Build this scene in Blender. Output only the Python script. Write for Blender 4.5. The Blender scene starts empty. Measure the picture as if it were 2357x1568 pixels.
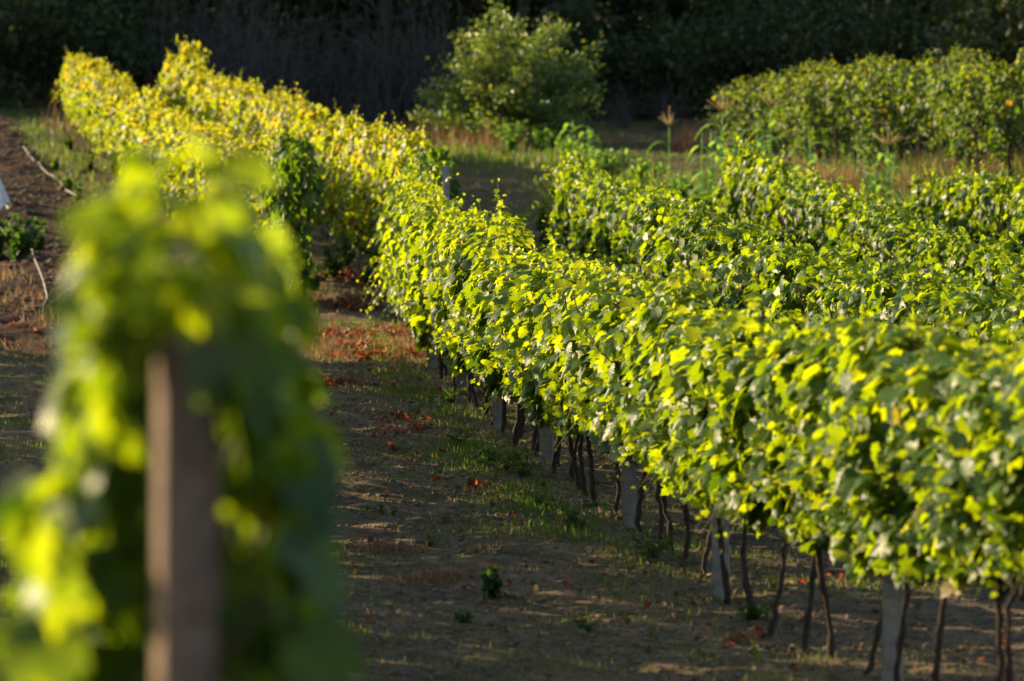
import bpy, math, random
import numpy as np
from mathutils import Vector

# ------------------------------------------------------------------ camera, sky, sun, exposure
SC = bpy.context.scene
COL = SC.collection
CAM_Z = 2.8
F = 135.0/36.0*2357.0            # focal length in pixels of a 2357 px wide picture
HZ = 272.0                       # row of the horizon in that picture
cam_d = bpy.data.cameras.new('camera')
cam = bpy.data.objects.new('camera', cam_d)
COL.objects.link(cam)
cam.location = (0, 0, CAM_Z)
cam.rotation_euler = (math.radians(90)-math.atan((784-HZ)/F), 0, 0)
cam_d.lens = 135
cam_d.sensor_width = 36
cam_d.clip_start = 0.5
cam_d.clip_end = 3000
cam_d.dof.use_dof = True
cam_d.dof.focus_distance = 31
cam_d.dof.aperture_fstop = 2.85
SC.camera = cam

SUN_EL = math.radians(15)
SUN_AZ = math.radians(27)        # how far beyond square-left the sun stands
SDIR = Vector((-math.cos(SUN_EL)*math.cos(SUN_AZ), math.cos(SUN_EL)*math.sin(SUN_AZ), math.sin(SUN_EL)))
w = bpy.data.worlds.new('World')
SC.world = w
w.use_nodes = True
nt = w.node_tree
bg = nt.nodes['Background']
sky = nt.nodes.new('ShaderNodeTexSky')
sky.sky_type = 'NISHITA'
sky.sun_disc = False
sky.sun_elevation = SUN_EL
sky.sun_rotation = math.atan2(SDIR.x, SDIR.y)
nt.links.new(sky.outputs[0], bg.inputs[0])
bg.inputs[1].default_value = 0.095
sl = bpy.data.lights.new('sun', 'SUN')
sl.energy = 5.0
sl.angle = math.radians(0.5)
sl.color = (1.0, 0.77, 0.44)
so = bpy.data.objects.new('sun', sl)
COL.objects.link(so)
so.location = SDIR*60
so.rotation_euler = (-SDIR).to_track_quat('-Z', 'Y').to_euler()
SC.view_settings.view_transform = 'Standard'
SC.view_settings.look = 'None'
SC.view_settings.gamma = 1
SC.view_settings.exposure = 1.42
SC.render.engine = 'CYCLES'
cy = SC.cycles
cy.max_bounces = 7
cy.diffuse_bounces = 3
cy.glossy_bounces = 2
cy.transmission_bounces = 4
cy.transparent_max_bounces = 4
cy.use_denoising = True
cy.sample_clamp_indirect = 6

# ------------------------------------------------------------------ helpers
R = np.random.default_rng
random.seed(7)

def _hash(ix, iy, s):
    v = np.sin(ix*127.1+iy*311.7+s*74.7)*43758.5453
    return v-np.floor(v)

def vnoise(x, y, s=0):
    x = np.asarray(x, float); y = np.asarray(y, float)
    ix = np.floor(x); iy = np.floor(y); fx = x-ix; fy = y-iy
    fx = fx*fx*(3-2*fx); fy = fy*fy*(3-2*fy)
    a = _hash(ix, iy, s); b = _hash(ix+1, iy, s); c = _hash(ix, iy+1, s); d = _hash(ix+1, iy+1, s)
    return (a*(1-fx)+b*fx)*(1-fy)+(c*(1-fx)+d*fx)*fy

TY = [-60, 0, 6, 10, 16, 22, 46, 48.6, 50.2, 51.5, 54, 62, 70, 80, 90, 100, 112, 125, 140, 170, 230, 600]
TZ = [2.2, .9, .55, .3, .06, 0, .02, .08, .10, -.04, .22, .60, .98, 1.33, 1.83, 2.28, 2.8, 3.8, 6.5, 14, 26, 40]

def tz(x, y, detail=True):
    x = np.asarray(x, float); y = np.asarray(y, float)
    z = np.interp(y, TY, TZ)
    z = z+.06*np.clip(-x-4, 0, 14)*np.clip((y-60)/38, 0, 1)
    z = z+.08*np.clip(x-4, 0, 8)*np.clip((y-58)/10, 0, 1)
    if detail:
        z = z+(vnoise(x/1.7, y/1.7, 1)-.5)*.10+(vnoise(x/.55, y/.55, 2)-.5)*.07
        z = z+(vnoise(x/.2, y/.2, 3)-.5)*.035
        pl = plough(x, y)
        z = z+pl*((vnoise(x/.28, y/.28, 4)-.4)*.13+(vnoise(x/.7, y/.7, 5)-.5)*.12)
    return z

def plough(x, y):
    x = np.asarray(x, float); y = np.asarray(y, float)
    edge = -4.3-.183*(y-53)
    return np.clip((edge-x)/.5, 0, 1)*np.clip((y-43)/3, 0, 1)*np.clip((104-y)/6, 0, 1)

def tzf(x, y):
    return float(tz(x, y))

def gp(px, py):
    """ground point seen at a pixel of the 2357 px picture"""
    ys = np.linspace(4, 220, 6000)
    xs = (px-1178)/F*ys
    zs = CAM_Z-(py-HZ)/F*ys
    g = tz(xs, ys)
    i = int(np.argmax(g >= zs))
    return float(xs[i]), float(ys[i]), float(g[i])

class MB:
    """collects triangles, links them as ONE mesh object"""
    def __init__(s):
        s.V = []; s.T = []; s.A = []; s.n = 0
    def add(s, v, t, tint=0.0):
        v = np.asarray(v, float).reshape(-1, 3); t = np.asarray(t, int).reshape(-1, 3)
        s.V.append(v); s.T.append(t+s.n); s.n += len(v)
        s.A.append(np.broadcast_to(np.asarray(tint, float), (len(t),)))
    def mesh(s, name, mat, smooth=True):
        me = bpy.data.meshes.new(name)
        V = np.concatenate(s.V); T = np.concatenate(s.T); A = np.concatenate(s.A)
        me.vertices.add(len(V)); me.vertices.foreach_set('co', V.astype(np.float32).ravel())
        me.loops.add(len(T)*3); me.loops.foreach_set('vertex_index', T.astype(np.int32).ravel())
        me.polygons.add(len(T))
        me.polygons.foreach_set('loop_start', np.arange(0, len(T)*3, 3, dtype=np.int32))
        me.polygons.foreach_set('use_smooth', np.full(len(T), smooth, dtype=bool))
        at = me.attributes.new('tint', 'FLOAT', 'FACE')
        at.data.foreach_set('value', A.astype(np.float32))
        me.update(calc_edges=True)
        me.materials.append(mat)
        return me
    def build(s, name, mat, parent=None, smooth=True):
        return link(name, s.mesh(name, mat, smooth), parent)

def link(name, me, parent=None):
    o = bpy.data.objects.new(name, me)
    COL.objects.link(o)
    if parent: o.parent = parent
    return o

def tag(o, label=None, cat=None, group=None, kind=None):
    if label: o['label'] = label
    if cat: o['category'] = cat
    if group: o['group'] = group
    if kind: o['kind'] = kind
    return o

def empty(name, loc, rz=0):
    o = bpy.data.objects.new(name, None)
    o.empty_display_size = .2
    COL.objects.link(o)
    o.location = loc; o.rotation_euler = (0, 0, rz)
    return o

def tube(mb, pts, rad, sides=6, tint=0.0, cap=True):
    pts = np.asarray(pts, float); n = len(pts)
    rad = np.broadcast_to(np.asarray(rad, float), (n,))
    tan = np.gradient(pts, axis=0)
    tan /= np.linalg.norm(tan, axis=1)[:, None]+1e-9
    ref = np.array([1., 0, 0]) if abs(tan[0, 0]) < .8 else np.array([0, 1., 0])
    u = np.cross(tan, ref); u /= np.linalg.norm(u, axis=1)[:, None]+1e-9
    v = np.cross(tan, u)
    a = np.linspace(0, 2*np.pi, sides, endpoint=False)
    ring = pts[:, None, :]+rad[:, None, None]*(np.cos(a)[None, :, None]*u[:, None, :]+np.sin(a)[None, :, None]*v[:, None, :])
    V = ring.reshape(-1, 3)
    i = np.arange(n-1)[:, None]*sides+np.arange(sides)[None, :]
    j = np.arange(n-1)[:, None]*sides+(np.arange(sides)[None, :]+1) % sides
    T = np.concatenate([np.stack([i, j, j+sides], -1).reshape(-1, 3), np.stack([i, j+sides, i+sides], -1).reshape(-1, 3)])
    if cap:
        V = np.concatenate([V, pts[:1], pts[-1:]])
        k = np.arange(sides)
        T = np.concatenate([T, np.stack([np.full(sides, n*sides), (k+1) % sides, k], -1),
                            np.stack([np.full(sides, n*sides+1), (n-1)*sides+k, (n-1)*sides+(k+1) % sides], -1)])
    mb.add(V, T, tint)

def nz(v):
    return v/(np.linalg.norm(v, axis=-1, keepdims=True)+1e-9)

# leaf templates: (u across, v along); the first vertex is the hub of a fan
half = [(-.10, -.13), (-.26, -.17), (-.36, -.06), (-.50, .02), (-.47, .16), (-.54, .26), (-.36, .30), (-.50, .42), (-.44, .50), (-.46, .60),
        (-.32, .60), (-.20, .58), (-.22, .74), (-.12, .82)]
LOBED = np.array([(0, .28), (0, 0)]+half+[(0, 1.0)]+[(-a, b) for a, b in half[::-1]])
half = [(-.22, -.14), (-.5, .05), (-.42, .28), (-.46, .56), (-.2, .62)]
PLAIN = np.array([(0, .28), (0, 0)]+half+[(0, 1.0)]+[(-a, b) for a, b in half[::-1]])
SMALL = np.array([(0, .45), (0, 0), (-.22, .3), (-.17, .7), (0, 1), (.17, .7), (.22, .3)])
BLOT = np.array([(0, .5), (0, 0), (-.45, .35), (-.3, .85), (.35, .9), (.5, .4)])

def leaves(mb, P, N, T, S, tint, tpl, rng, fold=.25, droop=.3):
    n = len(P); k = len(tpl)
    N = nz(N); T = nz(T-N*np.sum(T*N, 1, keepdims=True)); B = np.cross(T, N)
    u = np.broadcast_to(tpl[:, 0][None], (n, k)); v = np.broadcast_to(tpl[:, 1][None], (n, k))
    fd = rng.normal(fold, .22, n)[:, None]; dr = rng.normal(droop, .25, n)[:, None]; tw = rng.normal(0, .35, n)[:, None]
    asp = rng.uniform(.85, 1.15, n)[:, None]
    zz = -fd*np.abs(u)-dr*(v-.25)**2+tw*u*v
    X = P[:, None]+S[:, None, None]*((u*asp)[..., None]*B[:, None]+v[..., None]*T[:, None]+zz[..., None]*N[:, None])
    ring = np.arange(1, k); nxt = np.roll(ring, -1)
    tri = np.stack([np.zeros(k-1, int), nxt, ring], -1)
    A = (np.arange(n)*k)[:, None, None]+tri[None]
    mb.add(X.reshape(-1, 3), A.reshape(-1, 3), np.repeat(tint, k-1))

# ------------------------------------------------------------------ materials
def new_mat(name):
    m = bpy.data.materials.new(name)
    m.use_nodes = True
    t = m.node_tree
    p = t.nodes['Principled BSDF']
    return m, t, p

def ramp(t, src, stops):
    r = t.nodes.new('ShaderNodeValToRGB')
    e = r.color_ramp.elements
    while len(e) < len(stops): e.new(.5)
    for x, (pos, c) in zip(e, stops):
        x.position = pos; x.color = (*c, 1)
    t.links.new(src, r.inputs[0])
    return r.outputs[0]

def noise(t, scale, detail=4, rough=.55, coord='Object', vec=None):
    n = t.nodes.new('ShaderNodeTexNoise')
    n.inputs['Scale'].default_value = scale
    n.inputs['Detail'].default_value = detail
    n.inputs['Roughness'].default_value = rough
    if vec is None:
        c = t.nodes.new('ShaderNodeTexCoord'); vec = c.outputs[coord]
    t.links.new(vec, n.inputs['Vector'])
    return n.outputs['Fac']

def mixc(t, fac, a, b, mode='MIX'):
    m = t.nodes.new('ShaderNodeMix'); m.data_type = 'RGBA'; m.blend_type = mode
    if hasattr(fac, 'node'): t.links.new(fac, m.inputs[0])
    else: m.inputs[0].default_value = fac
    for s, i in ((a, 6), (b, 7)):
        if hasattr(s, 'node'): t.links.new(s, m.inputs[i])
        else: m.inputs[i].default_value = (*s, 1)
    return m.outputs[2]

def attr(t, name):
    a = t.nodes.new('ShaderNodeAttribute'); a.attribute_name = name
    return a.outputs['Fac']

def leaf_mat(name, base, trans, under, rough=.4, spec=.5, tfac=.5):
    m, t, p = new_mat(name)
    ti = attr(t, 'tint')
    b = ramp(t, ti, base); tr = ramp(t, ti, trans)
    g = t.nodes.new('ShaderNodeNewGeometry')
    b = mixc(t, g.outputs['Backfacing'], b, under) if under else b
    nf = noise(t, 60, 3)
    tr = mixc(t, 1.0, tr, ramp(t, noise(t, 26, 4, .65), [(.3, (.62, .7, .7)), (.68, (1.1, 1.1, 1.1))]), 'MULTIPLY')
    b = mixc(t, 1.0, b, ramp(t, nf, [(.3, (.75, .75, .75)), (.7, (1.2, 1.2, 1.2))]), 'MULTIPLY')
    t.links.new(b, p.inputs['Base Color'])
    p.inputs['Roughness'].default_value = rough
    p.inputs['Specular IOR Level'].default_value = spec
    bp = t.nodes.new('ShaderNodeBump'); bp.inputs['Strength'].default_value = .35; bp.inputs['Distance'].default_value = .01
    t.links.new(nf, bp.inputs['Height']); t.links.new(bp.outputs[0], p.inputs['Normal'])
    tb = t.nodes.new('ShaderNodeBsdfTranslucent')
    t.links.new(tr, tb.inputs['Color'])
    mx = t.nodes.new('ShaderNodeMixShader'); mx.inputs[0].default_value = tfac
    t.links.new(p.outputs[0], mx.inputs[1]); t.links.new(tb.outputs[0], mx.inputs[2])
    t.links.new(mx.outputs[0], t.nodes['Material Output'].inputs['Surface'])
    return m

M = {}
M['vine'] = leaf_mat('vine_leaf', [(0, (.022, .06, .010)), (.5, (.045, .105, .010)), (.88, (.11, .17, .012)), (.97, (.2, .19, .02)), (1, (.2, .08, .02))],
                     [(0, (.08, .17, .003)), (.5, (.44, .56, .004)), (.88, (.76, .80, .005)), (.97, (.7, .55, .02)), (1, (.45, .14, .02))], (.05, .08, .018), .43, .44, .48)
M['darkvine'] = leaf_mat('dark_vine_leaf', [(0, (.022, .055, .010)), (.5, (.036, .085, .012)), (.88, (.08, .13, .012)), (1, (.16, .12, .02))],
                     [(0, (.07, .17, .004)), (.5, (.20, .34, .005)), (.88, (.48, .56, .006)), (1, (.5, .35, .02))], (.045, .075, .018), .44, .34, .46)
M['autumn'] = leaf_mat('yellowing_vine_leaf', [(0, (.035, .075, .012)), (.4, (.07, .115, .012)), (.8, (.15, .16, .012)), (.94, (.24, .16, .02)), (1, (.2, .07, .02))],
                       [(0, (.16, .27, .005)), (.4, (.52, .60, .006)), (.8, (.78, .74, .008)), (.94, (.72, .46, .02)), (1, (.42, .12, .02))], (.06, .09, .02), .44, .34, .47)
M['dull'] = leaf_mat('dull_vine_leaf', [(0, (.03, .06, .015)), (.5, (.05, .09, .016)), (.9, (.09, .12, .02)), (1, (.16, .12, .03))],
                     [(0, (.09, .18, .008)), (.5, (.20, .30, .01)), (.9, (.48, .50, .02)), (1, (.55, .3, .02))], (.05, .08, .02), .44, .38, .5)
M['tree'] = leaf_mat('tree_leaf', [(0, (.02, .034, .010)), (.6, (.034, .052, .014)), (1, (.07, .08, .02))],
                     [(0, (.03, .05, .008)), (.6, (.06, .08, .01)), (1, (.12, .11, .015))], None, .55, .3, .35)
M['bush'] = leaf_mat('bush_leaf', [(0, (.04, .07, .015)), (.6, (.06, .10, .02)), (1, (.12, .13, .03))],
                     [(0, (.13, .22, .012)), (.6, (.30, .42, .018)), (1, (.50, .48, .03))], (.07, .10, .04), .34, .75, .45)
M['weed'] = leaf_mat('weed_leaf', [(0, (.05, .13, .025)), (.6, (.09, .17, .03)), (1, (.2, .2, .05))],
                     [(0, (.2, .5, .03)), (.6, (.4, .6, .04)), (1, (.65, .6, .06))], None, .45, .4, .45)
M['darkweed'] = leaf_mat('dark_weed_leaf', [(0, (.03, .065, .018)), (.6, (.05, .09, .022)), (1, (.13, .13, .04))],
                     [(0, (.08, .19, .015)), (.6, (.16, .28, .02)), (1, (.45, .42, .04))], None, .5, .3, .4)
M['grass'] = leaf_mat('grass_blade', [(0, (.03, .075, .018)), (.5, (.06, .10, .025)), (.8, (.14, .13, .04)), (1, (.28, .21, .09))],
                      [(0, (.1, .26, .015)), (.5, (.22, .33, .02)), (.8, (.4, .35, .05)), (1, (.4, .28, .1))], None, .5, .3, .4)
M['straw'] = leaf_mat('dry_grass_blade', [(0, (.16, .075, .04)), (.5, (.25, .13, .065)), (1, (.34, .24, .12))],
                      [(0, (.25, .09, .04)), (.5, (.4, .19, .08)), (1, (.5, .36, .16))], None, .6, .2, .35)
M['litter'] = leaf_mat('dry_litter', [(0, (.09, .055, .03)), (.5, (.16, .11, .065)), (1, (.30, .235, .14))], [(0, (.1, .05, .02)), (1, (.25, .18, .08))], None, .7, .2, .2)
M['fallen'] = leaf_mat('fallen_leaf', [(0, (.09, .045, .022)), (.35, (.13, .03, .014)), (.65, (.22, .035, .015)), (1, (.34, .12, .04))],
                       [(0, (.14, .06, .02)), (.35, (.22, .05, .015)), (.65, (.40, .065, .02)), (1, (.52, .22, .06))], None, .5, .35, .4)

def bark(name, c0, c1, scale=30):
    m, t, p = new_mat(name)
    n = noise(t, scale, 6, .65)
    t.links.new(ramp(t, n, [(.3, c0), (.7, c1)]), p.inputs['Base Color'])
    p.inputs['Roughness'].default_value = .9
    p.inputs['Specular IOR Level'].default_value = .2
    b = t.nodes.new('ShaderNodeBump'); b.inputs['Strength'].default_value = .8; b.inputs['Distance'].default_value = .02
    t.links.new(n, b.inputs['Height']); t.links.new(b.outputs[0], p.inputs['Normal'])
    return m
M['maize'] = leaf_mat('maize_leaf', [(0, (.07, .20, .04)), (1, (.16, .28, .07))], [(0, (.35, .7, .05)), (1, (.6, .75, .1))], None, .35, .7, .5)
M['tassel'] = leaf_mat('maize_tassel', [(0, (.5, .34, .11)), (1, (.65, .48, .2))], [(0, (.5, .34, .12)), (1, (.6, .42, .18))], None, .6, .2, .3)
M['bark'] = bark('vine_bark', (.022, .016, .012), (.075, .055, .042), 45)
M['cane'] = bark('green_cane', (.10, .09, .03), (.2, .15, .06), 60)
M['trunk'] = bark('tree_bark', (.04, .033, .028), (.10, .085, .07), 8)
M['twig'] = bark('bare_twig', (.035, .033, .03), (.11, .10, .09), 5)
M['concrete'] = bark('weathered_concrete', (.17, .148, .13), (.34, .305, .27), 14)
M['wood'] = bark('weathered_wood', (.11, .075, .056), (.22, .16, .125), 26)
M['pipe'] = bark('dusty_white_hose', (.22, .20, .18), (.42, .40, .37), 12)
M['stone'] = bark('pale_stone', (.15, .12, .10), (.34, .30, .26), 20)
M['soilclod'] = bark('soil_clod', (.10, .066, .042), (.22, .15, .10), 18)
m, t, p = new_mat('steel_wire'); p.inputs['Base Color'].default_value = (.2, .19, .18, 1); p.inputs['Metallic'].default_value = .7; p.inputs['Roughness'].default_value = .55
n = noise(t, 30); t.links.new(ramp(t, n, [(.3, (.12, .09, .07)), (.7, (.3, .29, .28))]), p.inputs['Base Color'])
M['wire'] = m
m, t, p = new_mat('white_cloth'); n = noise(t, 9, 3)
t.links.new(ramp(t, n, [(.3, (.62, .6, .58)), (.7, (.8, .79, .78))]), p.inputs['Base Color']); p.inputs['Roughness'].default_value = .8
M['cloth'] = m

# the ground
m, t, p = new_mat('soil')
gsc = t.nodes.new('ShaderNodeTexCoord')
n1 = noise(t, 1.1, 6, .6, vec=gsc.outputs['Object'])
n2 = noise(t, 9, 8, .7, vec=gsc.outputs['Object'])
n3 = noise(t, .45, 5, .6, vec=gsc.outputs['Object'])
n4 = noise(t, 40, 5, .7, vec=gsc.outputs['Object'])
c = ramp(t, n2, [(.28, (.12, .078, .046)), (.5, (.30, .208, .13)), (.72, (.45, .335, .225))])
pl = attr(t, 'plough')
c = mixc(t, attr(t, 'meadow'), c, ramp(t, n2, [(.25, (.07, .047, .024)), (.5, (.14, .10, .05)), (.75, (.23, .165, .09))]))
c = mixc(t, pl, c, ramp(t, n2, [(.25, (.036, .018, .010)), (.5, (.078, .039, .022)), (.78, (.145, .078, .045))]))
green = ramp(t, n1, [(.47, (0, 0, 0)), (.62, (1, 1, 1))])
gfac = t.nodes.new('ShaderNodeMath'); gfac.operation = 'MULTIPLY'
t.links.new(green, gfac.inputs[0]); t.links.new(ramp(t, n4, [(.35, (0, 0, 0)), (.6, (.75, .75, .75))]), gfac.inputs[1])
inv = t.nodes.new('ShaderNodeMath'); inv.operation = 'SUBTRACT'; inv.inputs[0].default_value = 1; t.links.new(pl, inv.inputs[1])
g2 = t.nodes.new('ShaderNodeMath'); g2.operation = 'MULTIPLY'; t.links.new(gfac.outputs[0], g2.inputs[0]); t.links.new(inv.outputs[0], g2.inputs[1])
c = mixc(t, g2.outputs[0], c, ramp(t, n2, [(.3, (.03, .045, .014)), (.7, (.075, .085, .03))]))
t.links.new(c, p.inputs['Base Color'])
p.inputs['Roughness'].default_value = .95
p.inputs['Specular IOR Level'].default_value = .15
bp = t.nodes.new('ShaderNodeBump'); bp.inputs['Strength'].default_value = 1.0; bp.inputs['Distance'].default_value = .09
add = t.nodes.new('ShaderNodeMath'); add.operation = 'ADD'; t.links.new(n2, add.inputs[0]); t.links.new(n4, add.inputs[1])
t.links.new(add.outputs[0], bp.inputs['Height']); t.links.new(bp.outputs[0], p.inputs['Normal'])
M['soil'] = m

# ------------------------------------------------------------------ the ground, one sheet to the horizon
def axis(segs):
    out = []
    for a, b, s in segs:
        out.append(np.arange(a, b, s))
    out.append([segs[-1][1]])
    return np.concatenate(out)
gx = axis([(-420, -60, 30), (-60, -16, 3), (-16, -5.2, .22), (-5.2, 3.6, .07), (3.6, 14, .3), (14, 60, 3), (60, 420, 30)])
gy = axis([(-60, 2, 4), (2, 13, .6), (13, 62, .075), (62, 108, .2), (108, 150, 1.2), (150, 600, 15)])
XX, YY = np.meshgrid(gx, gy)
Z = tz(XX, YY)
V = np.stack([XX, YY, Z], -1).reshape(-1, 3)
nx, ny = len(gx), len(gy)
i = (np.arange(ny-1)[:, None]*nx+np.arange(nx-1)[None]).ravel()
Q = np.stack([i, i+1, i+nx+1, i+nx], -1)
me = bpy.data.meshes.new('ground')
me.vertices.add(len(V)); me.vertices.foreach_set('co', V.astype(np.float32).ravel())
me.loops.add(len(Q)*4); me.loops.foreach_set('vertex_index', Q.astype(np.int32).ravel())
me.polygons.add(len(Q)); me.polygons.foreach_set('loop_start', np.arange(0, len(Q)*4, 4, dtype=np.int32))
me.polygons.foreach_set('use_smooth', np.ones(len(Q), dtype=bool))
a = me.attributes.new('meadow', 'FLOAT', 'POINT'); a.data.foreach_set('value', np.clip((V[:, 1]-55)/7+(vnoise(V[:, 0]/1.5, V[:, 1]/2.5, 91)-.5), 0, 1).astype(np.float32))
a = me.attributes.new('plough', 'FLOAT', 'POINT'); a.data.foreach_set('value', plough(V[:, 0], V[:, 1]).astype(np.float32))
me.update(calc_edges=True); me.materials.append(M['soil'])
tag(link('ground', me), kind='structure')

# ------------------------------------------------------------------ grapevines
def canopy(seed, n, zb, zt, hw, length, size, tpl, mat, name='foliage', shoots=5, yellow=0., ragged=.18, yrange=None, keep=None, holes=.0, drape=False, grad=.15):
    rng = R(seed)
    mb = MB()
    y = rng.uniform(*(yrange or (-length/2, length/2)), n)
    q = rng.uniform(0, 1, n)
    zt_y = zt*(1-.15*vnoise(y*2.2+seed*7, y*0, seed)+.05)
    zb_y = zb+ragged*2*(vnoise(y*2.6+seed*3, y*0, seed+9)-.5)
    z = zb_y+(zt_y-zb_y)*q
    side = np.where(rng.random(n) < .5, -1., 1.)
    lump = .55+.9*vnoise(y*3.2+seed, z*3.2+side*11, seed+3)
    h = hw(q)*lump
    e = np.minimum(rng.exponential(.25, n), 1.)
    x = side*h*(1-e)
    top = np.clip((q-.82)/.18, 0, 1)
    el = np.radians(rng.uniform(-15, 55, n))*(1-top)+np.radians(rng.uniform(20, 100, n))*top
    yaw = rng.normal(0, .85, n)
    N = np.stack([side*np.cos(el)*np.cos(yaw), np.cos(el)*np.sin(yaw), np.sin(el)], -1)
    T = np.stack([rng.normal(0, .45, n)+side*.25, rng.normal(0, .5, n), -1+rng.normal(0, .35, n)], -1)
    S = size*np.clip(rng.lognormal(-.16, .30, n), .42, 1.35)
    S *= np.where(q > .9, .8, 1)
    tint = np.clip(rng.normal(.42+yellow, .18, n)+.14*top+grad*(q-.62), 0, .93)  # grad darkens lower leaves in place of shade; young top leaves are paler
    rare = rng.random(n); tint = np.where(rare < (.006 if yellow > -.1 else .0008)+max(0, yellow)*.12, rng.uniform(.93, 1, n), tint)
    P = np.stack([x, y, z], -1)
    ok = vnoise(y*2.3+seed*5, z*2.3+side*7, seed+20) > holes
    if drape: ok &= (q > .62) | (vnoise(y*1.5+seed*3, side*5., seed+31) > .32+.75*(.62-q))
    if keep is not None: ok &= keep(P)
    leaves(mb, P[ok], N[ok], T[ok], S[ok], tint[ok], tpl, rng)
    # shoots that rise above or hang out of the hedge
    for k in range(shoots):
        y0 = rng.uniform(-length/2, length/2) if yrange is None else rng.uniform(*yrange)
        up = rng.random() < .72
        m_ = rng.integers(8, 14)
        s = np.linspace(0, 1, m_)
        if up:
            L = rng.uniform(.16, .42)*(1.45 if rng.random() < .2 else 1); b = np.array([rng.uniform(-.12, .12), y0, zt*.93])
            d = np.array([rng.normal(0, .5), rng.normal(0, .5), 1.]); dr = rng.uniform(.1, .6)
        else:
            L = rng.uniform(.25, .5); sd = rng.choice([-1, 1])
            b = np.array([sd*hw(np.array([.5]))[0]*.9, y0, rng.uniform(zb+.3, zt*.75)])
            d = np.array([sd*.7, rng.normal(0, .5), .1]); dr = rng.uniform(.7, 1.2)
        d = d/np.linalg.norm(d)
        pts = b+L*s[:, None]*d+np.stack([0*s, 0*s, -dr*L*s**2], -1)
        if keep is not None and not keep(pts).all(): continue
        tube(mb, pts, .004*(1.1-s), 4, .75)
        P = pts+rng.normal(0, .02, pts.shape)
        N = rng.normal(0, .7, pts.shape)+np.array([0, 0, .6])
        T = rng.normal(0, .7, pts.shape)+np.array([0, 0, -.5])
        leaves(mb, P, N, T, size*(.85-.55*s)*rng.uniform(.8, 1.1, m_), np.clip(rng.normal(.66+yellow, .12, m_), 0, .93), tpl, rng)
    return mb.mesh(name, mat)

def trunk_mesh(seed, hgt=.72, name='trunk', canes=6, zt=1.7, r0=.0155, arm=.42):
    rng = R(seed); mb = MB()
    n = 13; s = np.linspace(0, 1, n)
    ph = rng.uniform(0, 6, 2); am = rng.uniform(.01, .045)
    lean = rng.normal(0, .045, 2)
    px_ = lean[0]*s+am*np.sin(s*4+ph[0])-am*np.sin(ph[0]); py_ = lean[1]*s+am*np.sin(s*3.4+ph[1])-am*np.sin(ph[1])
    pts = np.stack([px_, py_, -.06+s*(hgt+.06)], -1)+rng.normal(0, .006, (n, 3))*np.array([1, 1, 0])
    rad = r0*(1.3-.45*s)*rng.uniform(.72, 1.3, n); rad[0] *= 1.35; rad[-1] *= 1.25
    tube(mb, pts, rad, 8)
    head = pts[-1]
    for sg in (-1, 1):
        u = np.linspace(0, 1, 6)
        arm_p = head+np.stack([.03*np.sin(u*5+ph[0]), sg*u*arm, .10*np.sin(u*1.8)], -1)
        arm_p[0] -= np.array([0, 0, .03])
        tube(mb, arm_p, r0*(.75-.3*u)*rng.uniform(.85, 1.15, 6), 6)
        for k in range(canes//2):
            b = arm_p[rng.integers(2, 6)]
            v = np.linspace(0, 1, 6)
            tip = np.array([rng.normal(0, .16), b[1]+rng.normal(0, .15), zt])
            c_ = b+(tip-b)*v[:, None]+np.stack([.05*np.sin(v*6+k), .05*np.sin(v*5+k*2), 0*v], -1)
            tube(mb, c_, .007*(1.2-.7*v), 4)
    return mb.mesh(name, M['bark'])

def hw_std(q):
    return .11+.15*np.sin(np.clip(q, 0, 1)*np.pi*.92)**.7
def hw_top(q):
    return .13+.15*np.sin(np.clip(q*.9+.1, 0, 1)*np.pi)**.8
def hw_wide(q):
    return .25+.30*np.clip(q*1.5-.2, 0, 1)

FOL = {
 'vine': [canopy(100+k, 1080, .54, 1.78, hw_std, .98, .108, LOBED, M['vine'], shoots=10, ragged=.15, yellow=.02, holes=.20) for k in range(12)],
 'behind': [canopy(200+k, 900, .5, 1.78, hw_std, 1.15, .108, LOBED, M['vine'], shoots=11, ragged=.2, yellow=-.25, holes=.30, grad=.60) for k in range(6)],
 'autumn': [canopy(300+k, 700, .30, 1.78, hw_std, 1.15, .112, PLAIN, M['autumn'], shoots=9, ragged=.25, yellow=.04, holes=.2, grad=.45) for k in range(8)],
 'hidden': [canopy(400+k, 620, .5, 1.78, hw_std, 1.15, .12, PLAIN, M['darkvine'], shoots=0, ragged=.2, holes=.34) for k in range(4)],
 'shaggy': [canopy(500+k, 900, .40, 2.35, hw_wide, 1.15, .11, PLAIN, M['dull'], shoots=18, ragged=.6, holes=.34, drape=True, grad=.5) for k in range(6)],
}
END = canopy(360, 1000, .12, 1.78, hw_std, 1.1, .115, PLAIN, M['darkvine'], shoots=6, ragged=.15, yellow=-.1, holes=.1)  # dark leaf colour stands in for shade on the yellow rows' near ends
TRK = {
 'vine': [trunk_mesh(600+k) for k in range(14)],
 'shaggy': [trunk_mesh(640+k, 1.2, zt=2.3, r0=.03, arm=.5) for k in range(4)],
}
TENS = {2: 'twenty', 3: 'thirty', 4: 'forty', 5: 'fifty'}
ONES = 'zeroth first second third fourth fifth sixth seventh eighth ninth tenth eleventh twelfth thirteenth fourteenth fifteenth sixteenth seventeenth eighteenth nineteenth'.split()
def ordinal(n):
    if n < 20: return ONES[n]
    if n % 10 == 0: return TENS[n//10][:-1]+'ieth'
    return TENS[n//10]+'-'+ONES[n % 10]

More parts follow.
